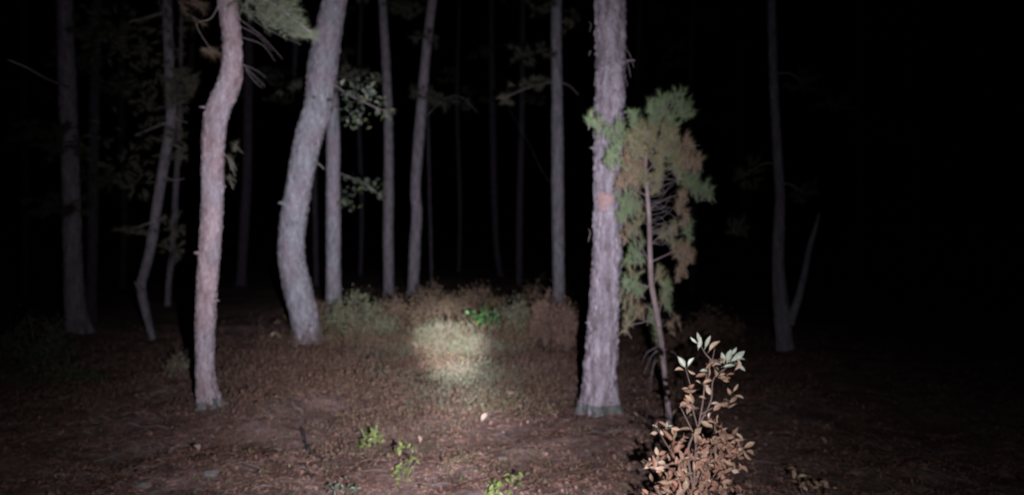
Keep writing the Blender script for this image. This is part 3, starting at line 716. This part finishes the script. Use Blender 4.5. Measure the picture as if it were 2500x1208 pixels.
def oak_leaf(px, py, key, size, d=None, dd=.12):
    loc = P(px, py, DO + rng.uniform(-dd, dd)) - oak.location
    if d is None:
        a = rng.uniform(0, 2 * math.pi); d = (math.cos(a), rng.uniform(-.5, .2), math.sin(a) * .8 + .1)
    place_leaf('leaf', key, loc, size * rng.uniform(.85, 1.15), oak, d, (rng.normal() * .5, -1, .3 + rng.normal() * .5))
ups = [(1712, 845, 'pale', .085, (-.3, -.2, .9)), (1722, 848, 'pale', .08, (.25, -.3, .8)), (1703, 838, 'pale', .06, (-.8, -.2, .6)), (1732, 856, 'tan', .07, (.5, -.2, .8)),
       (1672, 895, 'pale', .065, (-.5, -.2, .8)), (1680, 893, 'pale', .06, (.4, -.2, .85)), (1668, 903, 'tan', .05, (-.9, -.2, .1)), (1680, 903, 'tan', .05, (.6, -.2, -.4)),
       (1775, 885, 'pale', .075, (.2, -.2, .9)), (1785, 880, 'pale', .085, (.8, -.2, .55)), (1790, 875, 'pale', .08, (.9, -.1, .1)), (1768, 885, 'pale', .07, (-.2, -.3, .7)),
       (1782, 868, 'pale', .07, (.5, -.2, .7)), (1795, 885, 'pale', .07, (.6, -.2, -.5)), (1765, 895, 'pale', .07, (.9, -.4, .3)), (1705, 850, 'pale', .07, (.1, -.4, .8)),
       (1790, 955, 'tan', .06, (.4, -.2, .7)), (1783, 962, 'tan', .05, (-.3, -.2, .6)), (1795, 965, 'tan', .05, (.8, -.2, -.2)),
       (1728, 905, 'pale', .05, (-.6, -.4, .2)), (1736, 985, 'tan', .055, (.9, -.3, .2)), (1722, 972, 'tan', .05, (-.8, -.3, .3))]
for u in ups: oak_leaf(u[0], u[1], u[2], u[3] * .8, u[4], .03)
for px, py, rx, ry, n_, ks in ((1740, 895, 26, 22, 16, ('oak', 'oak', 'tan')), (1765, 905, 22, 16, 9, ('tan', 'oak')), (1725, 925, 14, 14, 6, ('oak', 'tan')), (1690, 955, 12, 20, 8, ('oak', 'tan')),
                               (1670, 987, 18, 6, 5, ('oak',)), (1765, 985, 26, 8, 7, ('oak',)), (1690, 1000, 10, 8, 4, ('oak',)), (1745, 1030, 12, 18, 8, ('oak', 'tan')),
                               (1625, 1045, 28, 12, 9, ('tan', 'oak', 'pale')), (1655, 1065, 16, 16, 9, ('oak',)), (1585, 1130, 22, 10, 11, ('tan', 'oak')), (1625, 1120, 24, 14, 12, ('oak', 'tan')),
                               (1740, 1070, 40, 22, 30, ('oak',)), (1780, 1085, 30, 18, 18, ('oak', 'oak', 'tan')), (1690, 1110, 50, 26, 34, ('oak', 'oak', 'tan')), (1770, 1140, 36, 26, 18, ('oak', 'tan')),
                               (1690, 1170, 62, 26, 34, ('oak', 'tan', 'oak')), (1740, 1200, 42, 20, 14, ('oak', 'tan')), (1630, 1200, 30, 20, 10, ('oak', 'tan')), (1812, 1100, 14, 10, 5, ('tan', 'oak'))):
    for _ in range(n_): oak_leaf(px + np.clip(rng.normal() * rx * .7, -rx * 1.3, rx * 1.3), py + np.clip(rng.normal() * ry * .7, -ry * 1.3, ry * 1.3), ks[rng.integers(len(ks))], rng.choice([.022, .03, .036, .042, .05]))

bp = []; 
for px, py, rx, ry, n_ in ((1700, 1130, 70, 40, 110), (1760, 1110, 45, 45, 70), (1690, 1190, 80, 30, 130), (1640, 1240, 80, 40, 120), (1750, 1240, 70, 40, 110)):
    for _ in range(n_):
        q = np.clip(rng.normal(size=3), -1.6, 1.6); bp.append(np.array(P(px + q[0] * rx * .6, py + q[2] * ry * .6, DO + .12 + q[1] * .14)))
bp = np.array(bp); m_ = len(bp); ll = rng.uniform(.03, .05, m_)
V, Fc = leaves(bp, unit(rdirs(m_) * [1, .7, 1]), unit(rdirs(m_) * .6 + [0, -1, .3]), ll, ll * .5, .5)
M['leaf_inner'] = island_mat('inner_dead_leaves', [(.20, .085, .055), (.30, .15, .10), (.15, .08, .055), (.30, .19, .13), (.12, .065, .045)], .6, .3)
obj_np('foliage', V, Fc, M['leaf_inner'], oak, False, oak.location, 'stuff')

# ------------------------------------------------------------------ shrubs of the thicket
def shrub(label, cx, base_py, wpx, hpx, mat, n=2600, L=.035, name='shrub', nstem=9, yd=.8, up=.4, wr=.45, clumps=70, nb=None, D=None, group='low shrubs of the thicket in the beam'):
    D = D or base_depth(base_py); f = P(cx, base_py, D); g = gz(f.x, D)
    root = tag(empty(name, (f.x, D, g)), label, 'shrub', group)
    wv = wpx / F * D; h = hpx / F * D; cen = []; stems = []
    for k in range(clumps):
        a = rng.uniform(0, 2 * math.pi); q = math.sqrt(rng.uniform(0, 1)); x = math.cos(a) * q * wv / 2; y = math.sin(a) * q * wv / 2 * yd
        top = h * (1 - .45 * q * q) * rng.uniform(.8, 1.08); z = top * rng.uniform(.06, 1) ** .7; cen.append((x, y, z))
    cen = np.array(cen)
    for k in range(nstem):
        e = cen[np.argsort(-cen[:, 2])[k * 2 % clumps]] * [1, 1, 1.05]
        T = Tubes(); pts_ = catmull([(e[0] * .15, e[1] * .15, -.03), (e[0] * .5, e[1] * .5, e[2] * .5), tuple(e)], 6); T.add(pts_, np.linspace(.009, .003, len(pts_)), 5)
        for q in range(5):
            s_ = pts_[rng.integers(3, len(pts_))]; d_ = rng.normal(size=3) * [.12, .12, .05] + [0, 0, .1]; T.add([s_, s_ + d_ * .6, s_ + d_ * 1.2], [.004, .003, .002], 3)
        T.build('stem', M['stem_dark'], root)
    c = cen[rng.integers(clumps, size=n)]; p = c * [1.12, 1, 1] + rng.normal(size=(n, 3)) * [wv * .07, wv * .07, h * .085] * rng.uniform(.4, 1.5, (n, 1))
    keep = p[:, 2] > .01; p = p[keep]; m = len(p)
    d = unit(rdirs(m) + [0, 0, up]); nr = unit(rdirs(m) * .7 + [0, -.5, .6])
    ll = L * rng.uniform(.5, 1.2, m)
    V, Fc = leaves(p, d, nr, ll, ll * wr * 1.6)
    o = obj_np('foliage', V, Fc, M[mat], root, False, None, 'stuff')
    return root
shrub('grey green shrub at the left end of the thicket, beside the straight grey trunk', 868, 832, 130, 118, 'shrub_green', 3200)
shrub('brown shrub second from the left in the thicket', 965, 825, 120, 112, 'shrub_brown', 2800)
shrub('grey brown low shrub in front of the brown one', 915, 838, 130, 70, 'shrub_green', 2200)
shrub('tallest orange brown shrub at the back of the thicket, left half', 1060, 790, 120, 112, 'shrub_brown', 3000)
shrub('tallest orange brown shrub at the back of the thicket, right half', 1160, 785, 130, 105, 'shrub_brown', 3000)
shrub('pale whitish shrub in the brightest spot of light', 1090, 862, 150, 88, 'shrub_pale', 4600, .024)
shrub('pale low shrub right under the bright green plant', 1165, 870, 110, 62, 'shrub_pale', 2600, .024)
shrub('grey green shrub right of the bright green plant', 1255, 835, 115, 104, 'shrub_green', 2800)
shrub('low yellowish shrub below the brightest spot', 1125, 925, 150, 42, 'shrub_pale', 2600, .02)
shrub('small brown shrub at the right back of the thicket', 1300, 780, 60, 95, 'shrub_brown', 1300)
shrub('rust brown bracken clump round the foot of the straight mauve trunk, left part', 1330, 850, 70, 128, 'shrub_red', 2400, .04, 'bracken_clump', wr=.3, up=1.0)
shrub('rust brown bracken clump round the foot of the straight mauve trunk, right part', 1385, 860, 70, 125, 'shrub_red', 2200, .04, 'bracken_clump', wr=.3, up=1.0)
shrub('low dull shrub behind the foot of the leaning pine', 770, 800, 90, 70, 'shrub_brown', 1300)
shrub('dim green shrub at the left edge below the wide trunk', 95, 905, 150, 140, 'shrub_dimmed', 2600, .04, group='dim shrubs beside the beam')
shrub('low dim green shrub near the left edge in front of the dim one', 170, 925, 150, 50, 'shrub_dimmed', 1500, .04, group='dim shrubs beside the beam')
shrub('dark reddish shrub right of the pine sapling', 1740, 835, 130, 80, 'shrub_red', 1700, .04, group='dim shrubs beside the beam')
shrub('dull brown shrub behind the pine sapling', 1665, 850, 90, 70, 'shrub_red', 1300, .04, group='dim shrubs beside the beam')
shrub('dim low shrub between the slanting tree and the pinkish pine', 440, 925, 60, 55, 'shrub_green', 500, .04, group='dim shrubs beside the beam')

# ------------------------------------------------------------------ small leafy plants
def leafy(label, cx, base_py, blobs, key, size, D=None, name='leafy_plant', group='small green plants on the forest floor'):
    """blobs (px, py, r, n)"""
    D = D or base_depth(base_py); f = P(cx, base_py, D); g = gz(f.x, D)
    root = tag(empty(name, (f.x, D, g)), label, 'plant', group)
    for (px, py, r, n) in blobs:
        c = P(px, py, D) - root.location
        T = Tubes(); pts_ = catmull([(c.x * .2, 0, -.02), (c.x * .7, c.y * .5, c.z * .6), tuple(c)], 5); T.add(pts_, np.linspace(.003, .0014, len(pts_)), 5); T.build('stem', M['stem_dark'], root)
        for _ in range(n):
            q = Vector(rng.normal(size=3) * r / F * D * .6); q.y *= 1.2
            p = c + q; p.z = max(p.z, .012)
            place_leaf('leaf', key if rng.random() < .8 else ('yg' if key == 'bright' else key), p, size * rng.uniform(.6, 1.25), root)
    return root
leafy('bright fresh green plant in the thicket beside the brightest spot', 1180, 850, [(1160, 782, 18, 22), (1188, 765, 20, 26), (1180, 792, 20, 28), (1204, 780, 15, 18), (1150, 770, 14, 8)], 'bright', .055)
leafy('yellow green plant on the litter, left of the two in the middle foreground', 898, 1100, [(885, 1072, 16, 14), (905, 1062, 16, 16), (920, 1070, 12, 12), (893, 1088, 14, 12)], 'yg', .042)
leafy('taller yellow green plant in the middle foreground, with sparse leaves up its stems', 990, 1168, [(978, 1102, 10, 10), (1005, 1098, 14, 7), (998, 1120, 14, 12), (978, 1142, 14, 16), (995, 1155, 14, 14), (968, 1160, 12, 10), (1020, 1115, 8, 5)], 'yg', .036)
leafy('yellow green plant at the bottom edge, right of the middle', 1235, 1225, [(1215, 1190, 16, 16), (1250, 1165, 16, 12), (1255, 1185, 14, 14), (1205, 1202, 14, 12)], 'yg', .04)
leafy('dull green plant at the bottom edge, left of the middle', 835, 1212, [(820, 1188, 16, 12), (850, 1195, 16, 12), (870, 1200, 12, 8)], 'tree', .036)
leafy('tiny green sprig in front of the leaning pine', 703, 928, [(700, 915, 8, 9), (712, 920, 6, 5)], 'yg', .06)
leafy('tiny pale sprig left of the pinkish pine', 437, 890, [(437, 876, 8, 7)], 'tree', .07)
leafy('small seedling with pale leaves at the bottom right corner area', 1980, 1250, [(1955, 1185, 10, 7), (1968, 1182, 8, 5), (2000, 1190, 12, 8), (2020, 1196, 10, 6), (1945, 1155, 12, 8)], 'tan', .045, name='seedling')
leafy('sparse dull plant right of the foot of the pine sapling', 1680, 1045, [(1662, 1020, 10, 6), (1690, 1015, 10, 6)], 'oak', .04)

# ------------------------------------------------------------------ single fallen things
def fallen(label, px, py, size, rot, key='fallen', tilt=.5):
    D = base_depth(py); p = P(px, py, D); z = gz(p.x, D)
    me = LM[key][int(px) % len(LM[key])]
    o = bpy.data.objects.new('fallen_leaf', me); link(o, None, (p.x, D, z + .03)); o.rotation_euler = (tilt, .2, rot); o.scale = (size,) * 3
    return tag(o, label, 'leaf', 'pale fallen leaves on the floor')
fallen('small bright fallen leaf left of the brightest spot', 1017, 858, .13, 2.6, tilt=1.0)
fallen('pinkish curled fallen leaf below the brightest spot', 1176, 1032, .085, -.5, tilt=.9)
fallen('flat pale fallen leaf between the brightest spot and the thickest pine', 1265, 962, .14, 1.5, tilt=.25)
fallen('pinkish fallen leaf left of the foot of the leaning pine, right of two', 684, 838, .16, 2.2, tilt=1)
fallen('small pinkish fallen leaf left of the foot of the leaning pine, left of two', 662, 832, .12, -.6, tilt=1)
fallen('small pale fallen leaf in the brown heath', 962, 928, .08, 1.2, tilt=.9)
fallen('pale fallen leaf among the taller yellow green plant', 1025, 1062, .07, .6, tilt=.9)
fallen('pale leaf lying at the right foot of the pinkish pine', 540, 918, .10, 1.4)
fallen('dim pale spot of a leaf on the dark right side', 2016, 1072, .08, .4, tilt=.8)
fallen('pale leaf in front of the thickest pine', 1360, 1018, .07, 2.0, tilt=.8)
fallen('pale leaf right of the foot of the thickest pine', 1556, 1015, .07, 2.0, tilt=.8)
fallen('light leaf in the left foreground', 485, 1130, .08, 1.0, tilt=.5)
def fallen_stick(label, pts_px, r0, r1, mat='dark_wood', name='fallen_branch'):
    pts_ = []
    for px, py in pts_px:
        D = base_depth(py); p = P(px, py, D); pts_.append(Vector((p.x, D, gz(p.x, D) + r0 * .8)))
    root = pts_[0]; T = Tubes(); c_ = catmull([list(p) for p in pts_], 8); c_[:, 2] += .01 * np.sin(np.arange(len(c_)) * 1.1)
    T.add(c_, np.linspace(r0, r1, len(c_)), 8)
    o = T.build(name, M[mat], None, root); o.location = root
    return tag(o, label, 'branch', 'fallen branches on the floor')
fallen_stick('dark damp fallen branch left of the yellow green plant', [(735, 1035), (752, 1070), (770, 1095), (788, 1112)], .018, .012)
fallen_stick('dark thin fallen branch behind the yellow green plant', [(850, 1060), (880, 1050), (915, 1046), (945, 1042)], .010, .006)
fallen_stick('pale thin twig left of the middle foreground', [(768, 1018), (788, 1026), (808, 1034)], .006, .004, 'twig')
fallen_stick('upright bent pale twig between the heath and the yellow green plant', [(852, 1045), (856, 1025), (860, 998)], .006, .004, 'twig')
fallen_stick('long thin grey twig across the litter in the left foreground', [(240, 1010), (330, 1030), (420, 1040)], .007, .004, 'twig')
fallen_stick('crooked grey twig on the litter left of the dark branch', [(690, 975), (715, 1000), (740, 1010), (735, 1040)], .010, .006, 'litter_stick')
fallen_stick('short stick right of the pinkish leaf', [(1250, 985), (1290, 1005), (1330, 1030)], .006, .004, 'litter_stick')
fallen_stick('thin stick in front of the thickest pine', [(1430, 1085), (1446, 1105), (1460, 1130)], .005, .003, 'twig')
def stone(label, px, py, s):
    D = base_depth(py); p = P(px, py, D); n = 14; m = 9
    V = []; Fc = []
    for a in range(m + 1):
        for b in range(n):
            ph = math.pi * a / m; th = 2 * math.pi * b / n; d = np.array([math.sin(ph) * math.cos(th), math.sin(ph) * math.sin(th), math.cos(ph)])
            r_ = 1 + .35 * float(vnoise(*[np.array([q * 1.6 + px]) for q in d])[0]); V.append(d * r_ * [s, s * .8, s * .5])
    for a in range(m):
        for b in range(n): Fc.append((a * n + b, a * n + (b + 1) % n, (a + 1) * n + (b + 1) % n, (a + 1) * n + b))
    o = obj_np('stone', np.array(V), np.array(Fc), M['stone'], None, True); o.location = (p.x, D, gz(p.x, D) + s * .15)
    return tag(o, label, 'stone', 'small stones in the litter')
stone('small bluish grey stone left of the bottom yellow green plant', 1266, 1130, .045)
stone('small grey stone left of the thickest pine in the litter', 1228, 1095, .03)
stone('flat pale stone half sunk at the bottom left foreground', 515, 1172, .055)
stone('small grey stone beside the flat pale one', 350, 1190, .05)

# ------------------------------------------------------------------ uncountable cover
def fan(n, d0, d1, half=.85, pw=1.0):
    D = d0 * (d1 / d0) ** (rng.random(n) ** pw); a = rng.uniform(-half, half, n)
    return D * a, D
def litter():
    n = 80000; x, y = fan(n, 2.2, 19); z = ground_z(x, y) + rng.uniform(.002, .03, n)
    d = unit(np.stack([rng.normal(size=n), rng.normal(size=n), rng.normal(size=n) * .28], 1)); nr = unit(rng.normal(size=(n, 3)) * .28 + [0, 0, 1])
    L = rng.uniform(.012, .036, n); big = rng.random(n) < .05; L[big] *= 1.6
    V, Fc = leaves(np.stack([x, y, z], 1), d, nr, L, L * rng.uniform(.35, .75, n), .35)
    tag(obj_np('leaf_litter', V, Fc, M['litter']), kind='stuff')
    n = 90000; x, y = fan(n, 2.2, 15); z = ground_z(x, y) + rng.uniform(.002, .028, n)
    d = unit(np.stack([rng.normal(size=n), rng.normal(size=n), rng.normal(size=n) * .25], 1))
    V, Fc = needles(np.stack([x, y, z], 1), d, rng.uniform(.05, .11, n), np.full(n, .003))
    tag(obj_np('fallen_needles', V, Fc, M['litter_needle']), kind='stuff')
    T = Tubes()
    for _ in range(900):
        x, y = fan(1, 2.6, 16, .8); x = float(x[0]); y = float(y[0]); a = rng.uniform(0, 6.28); L = rng.uniform(.08, .35); k = rng.uniform(-.3, .3)
        pts_ = []
        for q in (0, .33, .66, 1):
            xx = x + math.cos(a + k * q) * L * q; yy = y + math.sin(a + k * q) * L * q; pts_.append((xx, yy, gz(xx, yy) + .012 + .015 * math.sin(q * 4)))
        T.add(pts_, np.linspace(.0035, .0018, 4) * rng.uniform(.6, 1.6), 4)
    tag(T.build('ground_sticks', M['litter_stick']), kind='stuff')
litter()
def cover(name, mat, n, px_c, py_c, px_s, py_s, hgt, per, L, wr, up, seed=0, lim=(830, 1010)):
    px = px_c + rng.normal(size=n) * px_s; py = np.clip(py_c + rng.normal(size=n) * py_s, *lim)
    D = CAM_Z * F / (py - 604); x = (px - 1250) / F * D
    h = hgt * rng.uniform(.4, 1.1, n) * (1 + .5 * vnoise(x * 1.7, D * 1.7, s=40 + seed))
    dn = vnoise(x * 1.1, D * 1.1, s=50 + seed) > -.12
    x, D, h = x[dn], D[dn], h[dn]; n = len(x); z = ground_z(x, D)
    base = np.stack([x, D, z], 1); ax = unit(np.stack([rng.normal(size=n) * .3, rng.normal(size=n) * .3, np.ones(n)], 1))
    V1, F1 = needles(base, ax, h, np.full(n, .006))
    t_ = rng.uniform(.2, 1, (n, per)); p = (base[:, None] + ax[:, None] * (h[:, None] * t_)[..., None]).reshape(-1, 3)
    p += rng.normal(size=p.shape) * .02
    d = unit(rdirs(len(p)) + [0, 0, up]); nr = unit(rdirs(len(p)) * .7 + [0, -.4, .7]); ll = L * rng.uniform(.5, 1.2, len(p))
    V2, F2 = leaves(p, d, nr, ll, ll * wr)
    V = np.vstack([V1, V2]); 
    o = obj_np(name, V, np.vstack([F1, F2 + len(V1)]), M[mat], kind='stuff')
cover('brown_heath', 'heath', 3800, 830, 905, 190, 42, .17, 9, .028, .6, .3)
cover('brown_heath', 'shrub_brown', 1500, 1090, 845, 170, 12, .42, 12, .03, .6, .4, 31, (815, 900))
cover('brown_heath', 'heath', 1200, 1330, 900, 110, 30, .10, 8, .028, .6, .3, 5)
cover('brown_heath', 'heath', 2000, 1700, 900, 240, 45, .12, 8, .03, .6, .3, 9)
cover('brown_heath', 'heath', 1500, 330, 920, 180, 50, .12, 8, .03, .6, .3, 12)
cover('grey_heath', 'shrub_pale', 3600, 1100, 890, 80, 45, .20, 9, .024, .6, .3, 21)
cover('moss_patch', 'moss', 2600, 1120, 925, 70, 45, .07, 7, .022, .6, .5, 3)
cover('brown_heath', 'shrub_brown', 900, 1080, 1000, 230, 60, .085, 8, .024, .6, .4, 61, (930, 1200))
cover('brown_heath', 'heath', 900, 760, 985, 170, 50, .13, 9, .026, .6, .3, 67, (900, 1130))
cover('moss_patch', 'moss', 700, 970, 1110, 90, 40, .035, 6, .018, .6, .5, 7, (1000, 1200))

# ------------------------------------------------------------------ sparse dull seedlings all over the floor
n = 420; x, y = fan(n, 2.6, 12, .7); z = ground_z(x, y); kk = 7
base = np.repeat(np.stack([x, y, z + .01], 1), kk, 0) + rng.normal(size=(n * kk, 3)) * [.022, .022, .0]; base[:, 2] += rng.uniform(.0, .05, n * kk)
ll = rng.uniform(.012, .028, n * kk)
V, Fc = leaves(base, unit(rdirs(n * kk) + [0, 0, .5]), unit(rdirs(n * kk) * .5 + [0, -.2, 1]), ll, ll * .6)
M['seedling'] = island_mat('dull_seedlings', [(.10, .12, .05), (.15, .14, .07), (.17, .12, .08), (.12, .15, .07)], .6, .3)
tag(obj_np('sparse_seedlings', V, Fc, M['seedling']), kind='stuff')
# short dead stubs and knots on the near trunks
def stubs(root, cp, cr, items):
    for z, side, L, r_ in items:
        i = int(np.argmin(abs(cp[:, 2] - z))); a = -math.pi / 2 + side
        n_ = Vector((math.cos(a), math.sin(a), 0)); p = Vector(cp[i]) + n_ * cr[i] * .8
        T = Tubes(); T.add(catmull([list(p), list(p + n_ * (cr[i] * .25 + L * .4) + Vector((0, 0, L * .12))), list(p + n_ * (cr[i] * .25 + L) + Vector((0, 0, L * .1)))], 4), np.linspace(r_ * 1.7, r_ * .6, 9), 7)
        T.build('branch_stub', root.children[0].data.materials[0], root, root.location)
stubs(tA, cpA, crA, [(2.05, 1.2, .05, .010), (1.45, -1.0, .03, .012), (1.02, 1.35, .035, .009), (2.75, -1.25, .05, .009), (.7, .3, .015, .012)])
stubs(tB, cpB, crB, [(1.25, 1.1, .05, .025), (2.2, -1.1, .06, .02), (3.1, .9, .05, .022), (1.9, .2, .02, .02)])
stubs(tG, cpG, crG, [(2.4, -1.2, .05, .012), (1.1, .5, .015, .014), (3.2, 1.3, .08, .010), (.8, -1.3, .03, .010)])
